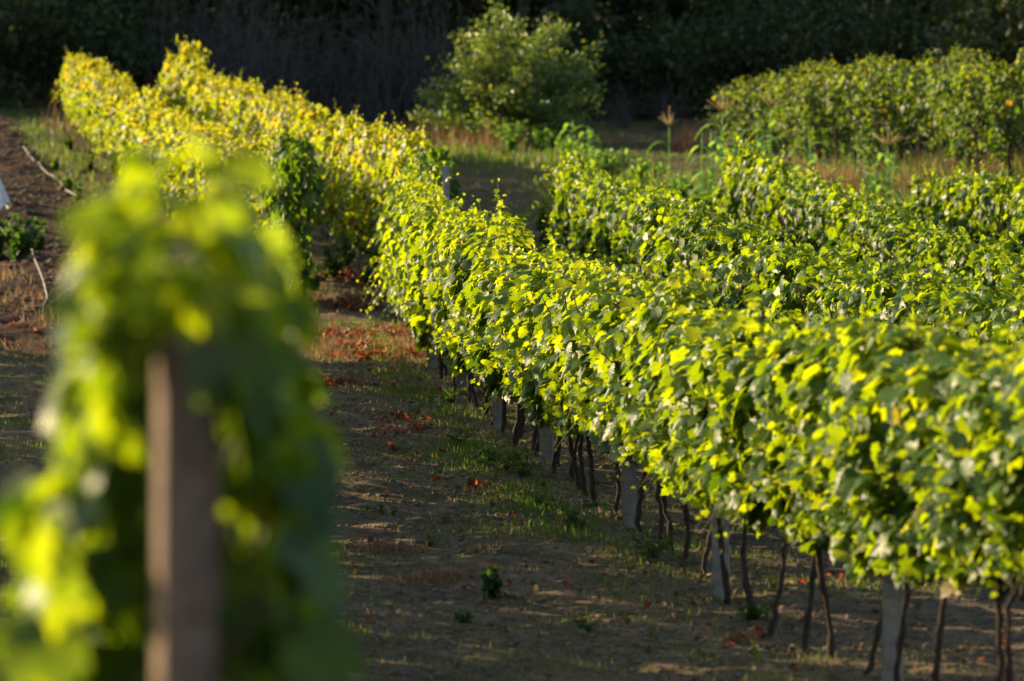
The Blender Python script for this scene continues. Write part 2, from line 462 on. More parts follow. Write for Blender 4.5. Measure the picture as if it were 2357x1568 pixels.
CY = [5, 14, 17.5, 18.4, 19.5, 20.5, 21.6, 22.7, 24.3, 25.6, 28, 30.4, 32.2, 36.5, 40.4, 43, 50.7, 60, 75, 100]
CX = [4.7, 2.72, 2.02, 1.85, 1.66, 1.5, 1.34, 1.16, .99, .87, .57, .31, .1, -.25, -.66, -.87, -1.42, -2.2, -3.4, -5.4]
ROWS = {
 'middle': dict(x=lambda y: np.interp(y, CY, CX), y0=14.7, y1=50.6, step=.61, top=([14, 16.5, 20, 23, 27, 31, 34, 39, 50], [1.92, 1.84, 1.74, 1.67, 1.66, 1.69, 1.75, 1.84, 1.98]), fol='vine',
   label='green grapevine, {o} from the camera end of the sharp sunlit middle row', group='grapevines of the sharp middle row'),
 'second': dict(absolute=True, x=lambda y: np.interp(y, CY, CX)+2.5, y0=23.6, y1=55.3, step=.86, top=([24, 33, 39, 48, 55], [1.63, 1.60, 1.80, 1.96, 2.20]), fol='behind',
   label='green grapevine, {o} from the camera end of the row just behind the sharp row', group='grapevines just behind the sharp row'),
 'third': dict(absolute=True, x=lambda y: np.interp(y, CY, CX)+5.0, y0=33.6, y1=54.8, step=.88, top=([34, 38, 46, 52, 55], [1.58, 1.60, 1.92, 2.24, 2.45]), fol='behind',
   label='green grapevine, {o} from the camera end of the second row behind the sharp row', group='grapevines of the second row behind'),
 'fourth': dict(absolute=True, x=lambda y: np.interp(y, CY, CX)+7.5, y0=45.5, y1=53.6, step=.9, top=([45, 56], [2.05, 2.0]), fol='behind',
   label='dark green grapevine, {o} from the picture edge in the short row below the shaggy vines', group='grapevines of the short dark row'),
 'yellow': dict(x=lambda y: -3.0-.183*(y-53), y0=53.1, y1=97.5, step=.92, top=([53, 60, 70, 77, 80, 85, 92, 98], [2.32, 2.4, 2.85, 3.25, 3.4, 3.7, 4.1, 4.3]), fol='autumn', absolute=True,
   label='yellowing grapevine, {o} from the bare-trunk end of the row beside the ploughed field', group='grapevines beside the ploughed field'),
 'bare': dict(x=lambda y: -1.02-.183*(y-54), y0=54.5, y1=93.5, step=.92, top=([54, 56, 62, 69, 82, 86, 89, 93, 96], [2.25, 2.4, 2.65, 2.95, 3.5, 3.8, 4.25, 4.1, 3.8]), fol='autumn', absolute=True,
   label='yellow grapevine, {o} from the end post of the row running to the dark thicket', group='grapevines running to the dark thicket'),
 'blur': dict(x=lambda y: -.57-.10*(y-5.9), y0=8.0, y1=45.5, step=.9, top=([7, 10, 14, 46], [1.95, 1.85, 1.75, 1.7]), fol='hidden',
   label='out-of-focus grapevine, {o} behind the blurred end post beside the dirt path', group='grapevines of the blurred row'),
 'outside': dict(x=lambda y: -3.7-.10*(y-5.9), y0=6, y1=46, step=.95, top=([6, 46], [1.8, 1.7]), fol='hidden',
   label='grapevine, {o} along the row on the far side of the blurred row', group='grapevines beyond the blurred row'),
 'shaggy': dict(x=lambda y: np.interp(y, [64, 88], [11.3, 4.7]), y0=64.5, y1=86.2, step=.86, top=([64, 70, 78, 87], [2.8, 2.62, 2.36, 1.98]), fol='shaggy',
   label='tall shaggy grapevine, {o} from the picture edge in the row before the dark wood', group='tall shaggy grapevines before the wood'),
}
POST_Y = {'middle': [18.4, 22.25, 26.0, 30.55, 34.7, 38.8, 42.8, 47.0]}
for rn, r in ROWS.items():
    rng = R(abs(sum(ord(ch) for ch in rn)))
    ys = np.arange(r['y0'], r['y1'], r['step'])
    k = 0
    fols = FOL[r['fol']]; trs = TRK['shaggy' if r['fol'] == 'shaggy' else 'vine']
    for y in ys:
        y = float(y+rng.normal(0, .07))
        for py in POST_Y.get(rn, []):
            if abs(y-py) < .2: y = py+(.24 if y > py else -.24)
        x = float(r['x'](y)+rng.normal(0, .28 if rn == 'shaggy' else .03)); g = tzf(x, y)
        hd = math.atan2(-(float(r['x'](y+.5))-float(r['x'](y-.5))), 1.0)
        k += 1
        root = empty('grapevine', (x, y, g), hd)
        tag(root, r['label'].format(o=ordinal(k)), 'grapevine', r['group'])
        top = float(np.interp(y, *r['top']))-(g if r.get('absolute') else 0)
        base_top = 2.45 if r['fol'] == 'shaggy' else 1.80
        sz = max(top, 1.35)/base_top*(rng.uniform(.955, 1.05) if rn not in ('shaggy', 'bare', 'yellow') else rng.uniform(.92, 1.09))
        if rn in ('yellow', 'bare') and rng.random() < .14: sz *= 1.08
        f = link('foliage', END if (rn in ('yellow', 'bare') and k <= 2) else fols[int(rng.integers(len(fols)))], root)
        if rn == 'middle':
            bot = float(np.interp(y, [14, 17, 20, 23, 26, 35, 50], [.90, .80, .68, .60, .55, .5, .46]))
            sz = (max(top, 1.5)*rng.uniform(.94, 1.06)-bot)/(1.80-.54); f.location.z = bot-.54*sz
        if rn == 'shaggy': f.location.z = float(rng.normal(.0, .12)); f.scale.x = float(rng.uniform(.6, 1.3)); f.rotation_euler.x = float(rng.normal(0, .10))
        f.rotation_euler.z = math.pi if rng.random() < .5 else 0
        f.scale = (rng.uniform(.9, 1.15)*(.6 if rn == 'blur' else 1), rng.uniform(.95, 1.1), sz)
        tr = link('trunk', trs[int(rng.integers(len(trs)))], root)
        tr.rotation_euler = (rng.normal(0, .02), rng.normal(0, .025), math.pi if rng.random() < .5 else 0)
        tr.scale = (1, 1, (max(top, 1.35)/base_top)*rng.uniform(.9, 1.0))

# the blurred vine that stands on the end post nearest the lens
PZ = (-.534, 5.9)
gz = tzf(*PZ)
root = empty('grapevine', (PZ[0], PZ[1], gz), .05)
tag(root, 'large blurred grapevine draped over the top of the wooden end post', 'grapevine', 'grapevines of the blurred row')
def hw_end(q):
    return np.interp(q, [0, .52, .70, .81, .88, 1.0], [.205, .21, .205, .175, .135, .10])
def keep_end(P):
    front = P[:, 1] < .08
    clear = (P[:, 0] < .09) & (P[:, 0] > -.15) & (P[:, 1] < .16) & (P[:, 2] < 1.93)
    return ~clear & (P[:, 0] > -.25) & (P[:, 0] < .215)
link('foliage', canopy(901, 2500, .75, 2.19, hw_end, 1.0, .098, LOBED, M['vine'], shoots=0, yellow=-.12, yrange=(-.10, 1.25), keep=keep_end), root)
o = link('trunk', trunk_mesh(950, .85, canes=4), root); o.location = (.02, .5, 0)

# ------------------------------------------------------------------ posts and wires
def post_mesh(wd, h, bv, rng, name, mat):
    import bmesh
    bm = bmesh.new()
    bmesh.ops.create_cube(bm, size=1)
    for v in bm.verts:
        k = 1.0 if v.co.z < 0 else .88
        v.co = Vector((v.co.x*wd*k, v.co.y*wd*k, (v.co.z+.5)*(h+.3)-.3))
    bmesh.ops.bevel(bm, geom=bm.edges[:], offset=bv, segments=2, affect='EDGES')
    bmesh.ops.subdivide_edges(bm, edges=[e for e in bm.edges if abs(e.verts[0].co.z-e.verts[1].co.z) > .5], cuts=7)
    for v in bm.verts:
        v.co.x += .004*math.sin(v.co.z*5+1)+random.uniform(-.0012, .0012); v.co.y += random.uniform(-.0012, .0012)
    me = bpy.data.meshes.new(name); bm.to_mesh(me); bm.free(); me.materials.append(mat)
    return me
PM = [post_mesh(.10, 1.62, .007, None, 'concrete_post', M['concrete']) for _ in range(3)]
cnt = 0
for i_, y in enumerate(POST_Y['middle']):
    x = float(ROWS['middle']['x'](y))-.02
    o = link('concrete_post', PM[i_ % 3]); o.location = (x, y, tzf(x, y)); o.rotation_euler = (random.uniform(-.012, .012), random.uniform(-.015, .015), -.12+random.uniform(-.08, .08))
    tag(o, 'grey concrete post, '+ordinal(i_+1)+' from the camera end of the sharp middle row', 'post', 'concrete posts of the middle row')
x, y = -.93, 53.7
o = link('concrete_post', PM[0]); o.location = (x, y, tzf(x, y)); o.scale = (1.25, 1.25, 1.22)
tag(o, 'dark end post standing bare above the yellow row behind the sharp row', 'post', 'end posts of the rows')
x, y = -2.95, 53.6
o = link('wooden_post', post_mesh(.07, 1.5, .005, None, 'wooden_post', M['bark'])); o.location = (x, y, tzf(x, y))
tag(o, 'slim post at the bare-trunk end of the yellowing row beside the field', 'post', 'end posts of the rows')
o = link('wooden_post', post_mesh(.100, 1.91, .01, None, 'wooden_post', M['wood'])); o.location = (PZ[0], PZ[1], gz); o.rotation_euler = (0, .02, .30)
tag(o, 'large blurred square post with a sunlit edge under the close-up vine', 'post', 'end posts of the rows')
for rn, hs in (('middle', (.70, 1.25)), ('second', (.72,)), ('bare', (.8,)), ('yellow', (.8,)), ('blur', (.75,))):
    r = ROWS[rn]
    for h in hs:
        mb = MB(); ys = np.linspace(r['y0']-.3, r['y1'], 30); xs = r['x'](ys)
        tube(mb, np.stack([xs-.045, ys, tz(xs, ys, False)+h], -1), .0022, 5)
        o = mb.build('trellis_wire', M['wire'])
        nm = {'middle': 'sharp middle row', 'second': 'row just behind the sharp row', 'bare': 'row running to the dark thicket', 'yellow': 'row beside the ploughed field', 'blur': 'blurred row'}[rn]
        tag(o, ('upper' if h > 1 else 'lower')+' thin steel wire carrying the vines of the '+nm, 'wire', 'trellis wires')

# ------------------------------------------------------------------ grass, fallen leaves, clods (nobody could count them)
def grass_mesh(name, X, Y, H, tint, mat, rng, width=.006, lean=.35, up=0.0):
    n = len(X); mb = MB()
    Z = tz(X, Y)-.01+up
    az = rng.uniform(0, 2*np.pi, n); ld = rng.uniform(0, 2*np.pi, n); ln = np.abs(rng.normal(0, lean, n))
    W = width*rng.uniform(.6, 1.4, n)*np.clip(H/.1, .7, 2.2)
    sx, sy = np.cos(az)*W, np.sin(az)*W; lx, ly = np.cos(ld)*ln*H, np.sin(ld)*ln*H
    b = np.stack([X, Y, Z], -1); s = np.stack([sx, sy, 0*sx], -1)
    m1 = b+np.stack([lx*.3, ly*.3, H*.55], -1); tp = b+np.stack([lx, ly, H*np.clip(1-ln*.3, .4, 1)], -1)
    V = np.stack([b-s, b+s, m1-s*.75, m1+s*.75, tp], 1).reshape(-1, 3)
    q = np.array([[0, 1, 3], [0, 3, 2], [2, 3, 4]])
    T = (np.arange(n)*5)[:, None, None]+q[None]
    mb.add(V, T.reshape(-1, 3), np.repeat(tint, 3))
    o = mb.build(name, mat)
    return o

rng = R(31)
n = 330000
Y = 13+ (rng.random(n)**1.15)*38; xc = np.interp(Y, CY, CX)
X = xc+rng.uniform(-3.3, 1.6, n)
d = X-xc
den = .08+.85*np.clip(vnoise(X/1.1, Y/1.5, 51)*1.9-.85, 0, 1)+.5*np.clip(vnoise(X/.3, Y/.4, 52)*2-1.15, 0, 1)
den += .55*np.exp(-((d+.55)/.33)**2)*np.clip((Y-25.5)/3, 0, 1)*np.clip(vnoise(X/.6, Y/.9, 53)*2.2-.55, 0, 1)
den += .10*np.exp(-((d)/.35)**2)
den *= np.clip(.45+.55*(Y-15)/12, .3, 1.15)
ok = rng.random(n) < den*.75
X, Y, d = X[ok], Y[ok], d[ok]
H = rng.uniform(.018, .06, len(X))*(1+1.6*np.exp(-((d+.45)/.3)**2)*vnoise(X/.4, Y/.4, 54))
tint = np.clip(rng.normal(.34, .22, len(X))+.35*(vnoise(X/1.6, Y/2.2, 55)-.35), 0, 1)
o = grass_mesh('grass', X, Y, H, tint, M['grass'], rng, .0045)
tag(o, 'short patchy grass and weeds on the dirt path beside the sharp row', 'grass', kind='stuff')

n = 130000
Y = rng.uniform(49, 108, n); X = rng.uniform(-15, 13, n)
den = .35*np.clip(vnoise(X/1.8, Y/2.4, 61)*2-.7, 0, 1)+.1
edge = -3.17-.183*(Y-53)
den += .9*np.exp(-((X-edge+.9)/.55)**2)*np.clip((Y-72)/10, 0, 1)
den += .9*np.clip((Y-84)/6, 0, 1)*np.clip(1-np.abs(X+.5)/3, 0, 1)
clr = np.clip((X-.3)/1.0, 0, 1)*np.clip((Y-62)/4, 0, 1)*np.clip((84-Y)/4, 0, 1)
den += 1.1*clr*vnoise(X/1.1, Y/1.6, 68)
den *= (1-plough(X, Y))
ok = (rng.random(n) < den) & (np.abs(X) < Y*.145)
X, Y = X[ok], Y[ok]
H = rng.uniform(.03, .12, len(X))*(1+.9*vnoise(X/1.2, Y/1.2, 62)+3.2*np.clip((Y-85)/4, 0, 1)*np.clip(1.6-np.abs(X+.3)/1.8, 0, 1)*vnoise(X/.8, Y/.8, 66))*(1+4.5*clr[ok]*vnoise(X/.9, Y/.9, 67))
tint = np.clip(rng.normal(.35, .2, len(X))+.5*(vnoise(X/3, Y/3, 63)-.4), 0, 1)
o = grass_mesh('meadow_grass', X, Y, H, tint, M['grass'], rng, .008)
tag(o, 'rough grass on the rising ground between the rows and the wood', 'grass', kind='stuff')

n = 150000
Y = 9+rng.random(n)**1.2*38; X = -.57-.10*(Y-5.9)+rng.uniform(-3.2, .2, n)
den = .12+.9*np.clip(vnoise(X/.9, Y/1.4, 71)*2-.7, 0, 1)
ok = (rng.random(n) < den*.8) & (X > -.142*Y-.3)
X, Y = X[ok], Y[ok]
o = grass_mesh('aisle_grass', X, Y, rng.uniform(.02, .08, len(X)), np.clip(rng.normal(.3, .2, len(X)), 0, 1), M['grass'], rng, .005)
tag(o, 'dark short grass on the shaded aisle past the blurred row', 'grass', kind='stuff')

def patch(cx, cy, rx, ry, n, rng):
    """points of ground round a place"""
    a = rng.normal(0, .5, (n, 2)); return cx+a[:, 0]*rx, cy+a[:, 1]*ry
# dry reddish grass under the shaggy vines, bank weeds beyond the path
xs, ys = [], []
for (px_, py_, rx, ry, nn) in ((1850, 460, .55, 1.5, 2200), (1930, 470, .5, 1.5, 1500), (1740, 430, .9, 2, 700), (2250, 430, 1.6, 2, 900), (1580, 345, .35, 1.0, 500), (2060, 450, 1.0, 2.0, 300),
                            (960, 330, .5, 2, 200), (150, 300, .6, 2, 60), (1100, 345, 1.2, 2.5, 900)):
    a_, b_, _ = gp(px_, py_)
    a_, b_ = patch(a_, b_, rx, ry, nn, rng); xs.append(a_); ys.append(b_)
X = np.concatenate(xs); Y = np.concatenate(ys)
o = grass_mesh('dry_grass', X, Y, rng.uniform(.2, 1.05, len(X))*rng.uniform(.45, 1, len(X)), np.clip(rng.normal(.5, .28, len(X)), 0, 1), M['straw'], rng, .0035, .3)
tag(o, 'dry reddish brown grass standing below the shaggy vines', 'dry grass', kind='stuff')
xs, ys = [], []
for (px_, py_, rx, ry, nn) in ((40, 700, .5, 1.0, 120), (10, 640, .5, 1.2, 120), (120, 740, .5, 1, 70), (60, 820, .8, 1.2, 80)):
    a_, b_, _ = gp(px_, py_)
    a_, b_ = patch(a_, b_, rx, ry, nn, rng); xs.append(a_); ys.append(b_)
X = np.concatenate(xs); Y = np.concatenate(ys)
o = grass_mesh('dead_stalks', X, Y, rng.uniform(.05, .28, len(X)), np.clip(rng.normal(.7, .2, len(X)), 0, 1), M['straw'], rng, .003, .8)
tag(o, 'dead straw stalks lying at the edge of the ploughed soil', 'straw', kind='stuff')

xs, ys, zs = [], [], []
for (px_, py_, sx, sy, nn) in ((760, 770, 45, 7, 60), (830, 772, 60, 8, 130), (900, 765, 40, 10, 120), (850, 798, 55, 5, 120), (860, 820, 55, 6, 170), (930, 815, 40, 8, 80), (770, 822, 25, 4, 30),
        (757, 887, 24, 5, 55), (800, 888, 25, 4, 25), (770, 700, 70, 9, 130), (820, 710, 55, 8, 120), (850, 690, 40, 5, 60), (820, 640, 70, 14, 160), (760, 630, 40, 8, 60), (880, 650, 30, 10, 60), (960, 745, 18, 12, 80), (990, 800, 30, 6, 40), (1080, 812, 25, 5, 25),
        (930, 970, 60, 6, 45), (900, 1000, 40, 5, 30), (905, 1040, 10, 4, 14), (960, 990, 25, 5, 25), (1095, 1128, 18, 5, 26), (1130, 1150, 20, 4, 14), (1290, 1360, 18, 5, 14), (1000, 905, 50, 4, 30),
        (1750, 1478, 35, 7, 40), (1690, 1490, 50, 6, 30), (1650, 1500, 40, 5, 20), (1490, 1420, 25, 6, 12), (2325, 1490, 14, 8, 22), (1795, 1318, 12, 4, 6), (1960, 1340, 20, 4, 10), (1450, 1420, 10, 3, 5), (20, 790, 60, 8, 40), (100, 760, 40, 6, 20), (1262, 380, 14, 4, 40), (20, 750, 30, 5, 20)):
    for _ in range(int(nn*(1.1 if 250 < px_ < 1100 else .2))):
        try: a_, b_, c_ = gp(px_+rng.normal(0, sx*.6), py_+rng.normal(0, sy*.7))
        except Exception: continue
        if b_ > 100: continue
        xs.append(a_); ys.append(b_)
nb = 350
yb = rng.uniform(15, 50, nb); xb = np.interp(yb, CY, CX)+rng.uniform(-3, 1.5, nb)
X = np.concatenate([xs, xb]); Y = np.concatenate([ys, yb]); n = len(X)
P = np.stack([X, Y, tz(X, Y)+rng.uniform(.012, .05, n)], -1)
N = rng.normal(0, .75, (n, 3))+np.array([0, 0, .9]); T = rng.normal(0, 1, (n, 3))
mb = MB()
leaves(mb, P, N, T, rng.uniform(.025, .06, n)*(1+.5*np.clip((Y-36)/10, 0, 1)), rng.uniform(0, 1, n), PLAIN, rng, .4, .7)
tag(mb.build('fallen_leaves', M['fallen']), 'red and orange dead vine leaves strewn over the path and cross track', 'fallen leaves', kind='stuff')

# clods and small stones
def pebbles(name, X, Y, S, mat, rng, label):
    ico = np.array([(0, 0, 1), (.89, 0, .45), (.28, .85, .45), (-.72, .53, .45), (-.72, -.53, .45), (.28, -.85, .45), (.72, .53, -.45), (-.28, .85, -.45), (-.89, 0, -.45), (-.28, -.85, -.45), (.72, -.53, -.45), (0, 0, -1)])
    tri = np.array([(0, 1, 2), (0, 2, 3), (0, 3, 4), (0, 4, 5), (0, 5, 1), (1, 6, 2), (2, 7, 3), (3, 8, 4), (4, 9, 5), (5, 10, 1), (6, 7, 2), (7, 8, 3), (8, 9, 4), (9, 10, 5), (10, 6, 1), (11, 7, 6), (11, 8, 7), (11, 9, 8), (11, 10, 9), (11, 6, 10)])
    n = len(X); sc = S[:, None]*rng.uniform(.6, 1.3, (n, 3))*np.array([1, 1, .65])
    V = ico[None]*sc[:, None]*rng.uniform(.75, 1.2, (n, 12, 1))+np.stack([X, Y, tz(X, Y)+S*.1], -1)[:, None]
    T = (np.arange(n)*12)[:, None, None]+tri[None]
    mb = MB(); mb.add(V.reshape(-1, 3), T.reshape(-1, 3))
    tag(mb.build(name, mat, smooth=False), label, name.split('_')[-1], kind='stuff')
n = 24000
Y = 13+rng.random(n)**1.2*38; X = np.interp(Y, CY, CX)+rng.uniform(-3.4, 1.8, n)
pebbles('soil_clods', X, Y, rng.uniform(.006, .03, n)*rng.uniform(.5, 1.2, n), M['soilclod'], rng, 'small brown clods of soil scattered over the dirt path')
n = 700
Y = 13+rng.random(n)**1.2*36; X = np.interp(Y, CY, CX)+rng.uniform(-3, 1.5, n)
pebbles('pale_pebbles', X, Y, rng.uniform(.006, .022, n), M['stone'], rng, 'pale pebbles scattered over the dirt path')
n = 9000
Y = rng.uniform(50, 102, n); X = -4.6-.183*(Y-53)-rng.random(n)*6
pebbles('ploughed_clods', X, Y, rng.uniform(.02, .09, n)*rng.uniform(.5, 1.1, n), M['soilclod'], rng, 'brown clods turned up in the ploughed field')
# straw and dry brown litter matted on the path
n = 42000
Y = 13+rng.random(n)**1.15*38; X = np.interp(Y, CY, CX)+rng.uniform(-3.4, 1.8, n)
ok = rng.random(n) < .15+1.1*np.clip(vnoise(X/.7, Y/1.0, 81)*2-.75, 0, 1)
X, Y = X[ok], Y[ok]
o = grass_mesh('straw', X, Y, rng.uniform(.03, .10, len(X)), np.clip(rng.normal(.75, .2, len(X)), 0, 1), M['litter'], rng, .0035, 1.6)
tag(o, 'dry straw and dead grass matted on the dirt path', 'straw', kind='stuff')
xs, ys = [], []
for (px_, py_, rx, ry, nn) in ((840, 785, .9, 2.5, 2600), (940, 800, .45, 2.5, 1500), (960, 750, .25, 1.0, 500), (760, 800, .5, 2.0, 900), (800, 690, .7, 2.0, 700), (1010, 1345, .35, .25, 160), (880, 1270, .3, .3, 120)):
    a_, b_, _ = gp(px_, py_); a_, b_ = patch(a_, b_, rx, ry, nn, rng); xs.append(a_); ys.append(b_)
X = np.concatenate(xs); Y = np.concatenate(ys)
o = grass_mesh('dead_grass', X, Y, rng.uniform(.03, .13, len(X)), np.clip(rng.normal(.45, .25, len(X)), 0, 1), M['straw'], rng, .005, .8)
tag(o, 'tawny dead grass on the sunlit patch where the path meets the cross track', 'dead grass', kind='stuff')
n = 3500
Y = 13+rng.random(n)**1.2*38; X = np.interp(Y, CY, CX)+rng.normal(0, .5, n)
mb = MB()
leaves(mb, np.stack([X, Y, tz(X, Y)+rng.uniform(.008, .03, n)], -1), rng.normal(0, .6, (n, 3))+np.array([0, 0, .9]), rng.normal(0, 1, (n, 3)), rng.uniform(.02, .06, n), rng.uniform(0, 1, n), PLAIN, rng, .4, .6)
tag(mb.build('leaf_litter', M['litter']), 'brown leaf litter lying under the sharp row', 'leaf litter', kind='stuff')
# dead twigs on the path
n = 500; mb = MB()
for k in range(n):
    y = 14+rng.random()*34; x = float(np.interp(y, CY, CX))+rng.uniform(-3, 1.2); a_ = rng.uniform(0, 6.28); L = rng.uniform(.05, .3)
    s = np.linspace(-.5, .5, 4); xx = x+np.cos(a_)*L*s; yy = y+np.sin(a_)*L*s
    tube(mb, np.stack([xx, yy, tz(xx, yy)+.008+.01*rng.random(4)], -1), .0025, 3)
tag(mb.build('dead_twigs', M['twig']), 'thin dead twigs and straw lying on the dirt path', 'twigs', kind='stuff')

# ------------------------------------------------------------------ small weeds, each a plant of its own
def weed(name, px_, py_, h, kind, label, cat='weed', group=None, seed=0, wide=.5, tint=.5, n=60, leaf=.03, mat='darkweed'):
    x, y, g = gp(px_, py_)
    rng = R(seed+int(px_*7+py_))
    root = empty(name, (x, y, g), rng.uniform(0, 6))
    tag(root, label, cat, group)
    st = MB(); fo = MB()
    ns = max(3, n//14)
    for k in range(ns):
        a_ = rng.uniform(0, 6.28); ln = rng.uniform(0, wide)*h; L = h*rng.uniform(.6, 1.0)
        s = np.linspace(0, 1, 6)
        pts = np.stack([np.cos(a_)*ln*s**1.3, np.sin(a_)*ln*s**1.3, -.02+(L+.02)*s*(1-.15*s*ln/h)], -1)
        tube(st, pts, max(.0022, h*.006)*(1.2-s), 4, tint)
        m_ = n//ns
        q = rng.uniform(.15, 1, m_)
        P = np.stack([np.interp(q, s, pts[:, c]) for c in range(3)], -1)
        N = rng.normal(0, .6, (m_, 3))+np.array([0, 0, .8]); T = rng.normal(0, 1, (m_, 3))+np.array([0, 0, .5 if kind == 'up' else -.1])
        leaves(fo, P, N, T, leaf*rng.uniform(.6, 1.3, m_)*(1.25-.6*q), np.clip(rng.normal(tint, .15, m_), 0, 1), SMALL if kind == 'up' else PLAIN, rng)
    st.build('stem', M['cane'], root); fo.build('foliage', M[mat], root)
    return root
weed('small_weed', 1132, 1385, .185, 'bush', 'small dark green bushy weed alone on the shaded dirt path', n=170, leaf=.05, wide=.4, tint=.15)
weed('upright_weed', 875, 1186, .10, 'up', 'taller of two upright sunlit weeds side by side on the dirt path', group='sunlit weeds on the path', n=70, leaf=.028, wide=.2, tint=.8)
weed('upright_weed', 905, 1188, .085, 'up', 'thinner upright sunlit weed just beside the taller one on the path', group='sunlit weeds on the path', n=45, leaf=.026, wide=.2, tint=.8)
weed('upright_weed', 1024, 1204, .085, 'up', 'tufted sunlit weed standing apart from the pair on the path', group='sunlit weeds on the path', n=70, leaf=.03, wide=.35, tint=.8)
weed('upright_weed', 843, 1180, .06, 'up', 'tiny sunlit weed next to the upright pair on the path', group='sunlit weeds on the path', n=30, leaf=.022, wide=.3, tint=.8)
weed('spiky_weed', 990, 1262, .075, 'up', 'bluish tuft of thin blades on the bare dirt path', n=20, leaf=.05, wide=.6, tint=.1)
weed('leafy_weed', 1065, 1440, .10, 'up', 'low dark clump of grass near the bottom of the path', n=90, leaf=.04, wide=1.0, tint=.1)
weed('leafy_weed', 1350, 1462, .10, 'up', 'low dark clump of grass beside the thin trunks at the bottom', n=90, leaf=.04, wide=1.0, tint=.1)
weed('tall_weed', 1500, 1475, .09, 'up', 'single pale upright weed at the bottom of the path', n=16, leaf=.05, wide=.3, tint=.7)
weed('tall_weed', 1790, 1400, .25, 'up', 'thin yellow green weed between the trunks under the sharp row', n=26, leaf=.06, wide=.3, tint=.8)
for k, (a_, b_, h, lb) in enumerate(((1110, 1075, .22, 'green weed clump at the foot of the vines past the second post'), (1160, 1090, .25, 'tall green weed clump before the third visible post'),
        (1200, 1100, .22, 'green weed clump close beside the third visible post'), (1060, 1030, .2, 'low green weed clump halfway along the edge of the path'),
        (1040, 930, .2, 'yellow green weed clump by the dark trunk pair'), (1320, 1215, .15, 'dark weed clump beneath the two leaning trunks'), (905, 735, .45, 'grey green weed leaning at the end trunk of the sharp row'),
        (1250, 1180, .18, 'dark weed clump on the path edge under the sharp row'), (1500, 1290, .3, 'dry wispy weed behind the concrete post'), (1735, 1432, .1, 'small weed clump behind the fallen red leaves'))):
    weed('weed_clump', a_, b_, h, 'up', lb, group='weed clumps along the sharp row', seed=k, n=170, leaf=.05, wide=1.5, tint=.3)
for k, (a_, b_, h, lb) in enumerate(((760, 640, .55, 'leafy weed on the cross track before the shaded trunks'), (800, 610, .5, 'bluish weed in front of the shaded trunks of the yellow row'), (850, 655, .35, 'low leafy weed among red leaves on the cross track'),
        (720, 670, .45, 'dark leafy weed beside the bare-trunk end of the yellowing row'), (870, 610, .4, 'green weed under the last shaded trunk of the yellow row'))):
    weed('leafy_weed', a_, b_, h, 'bush', lb, group='weeds on the cross track', seed=k, n=150, leaf=.09, wide=.9, tint=.3)
for k, (a_, b_, h, nn, lb) in enumerate(((40, 600, .75, 260, 'large leafy green plant on the edge of the ploughed field'), (-10, 595, .7, 200, 'leafy green plant cut by the picture edge beside the field'), (85, 575, .4, 90, 'low leafy plant where the white hose begins'),
        (130, 390, .4, 50, 'small withered plant on the upper hose'), (160, 440, .45, 60, 'yellow green plant growing on the lower end of the upper hose'), (178, 470, .5, 70, 'pale leafy plant beside the blurred vine and the field'), (187, 560, .3, 16, 'tiny yellow seedling on the ploughed soil'),
        (198, 690, .75, 160, 'olive shrubby vine half hidden behind the blurred vine'), (205, 400, .6, 130, 'green weed at the foot of the yellowing row by the field'), (260, 400, .6, 130, 'bright green weed clump under the yellowing row'), (160, 345, .4, 120, 'grass green weed clump at the far end of the field'), (225, 345, .45, 120, 'weed clump below the far yellowing vines'))):
    weed('leafy_plant', a_, b_, h, 'bush', lb, group='plants round the ploughed field', seed=k, n=nn, leaf=.14 if k < 3 else .1, wide=.7, tint=.3 if k < 3 else .6, cat='plant')
for k, (a_, b_, h, nn, lb) in enumerate(((1395, 445, .75, 330, 'round leafy shrub behind the end of the second row'), (1480, 470, .7, 300, 'leafy shrub on the slope behind the second row'), (1330, 425, .6, 200, 'low leafy shrub at the tip of the second row'), (1560, 500, .6, 220, 'bluish leafy shrub low behind the second row'), (1620, 520, .5, 160, 'small shrub between the second and third rows'),
        (1050, 350, .85, 240, 'sunlit tall weed at the foot of the big bush'), (1110, 355, .75, 220, 'yellowish weed clump before the big bush'), (1175, 365, .7, 220, 'pale weed clump in front of the big bush'), (1240, 370, .6, 180, 'grey green weed clump between the bush and the maize'), (1020, 320, 1.1, 220, 'tall sunlit weed climbing the bush edge'), (1300, 385, .6, 160, 'grey weed clump under the maize'),
        (2000, 470, .8, 160, 'leafy weed by the forked maize stalk'), (1750, 430, .7, 160, 'weed clump below the shaggy vines'))):
    weed('wild_shrub', a_, b_-12, h*1.3, 'up' if k > 4 else 'bush', lb, 'shrub', 'wild shrubs on the slope', seed=k, n=int(nn*1.6), leaf=.13, wide=.7, tint=.4, mat='weed')

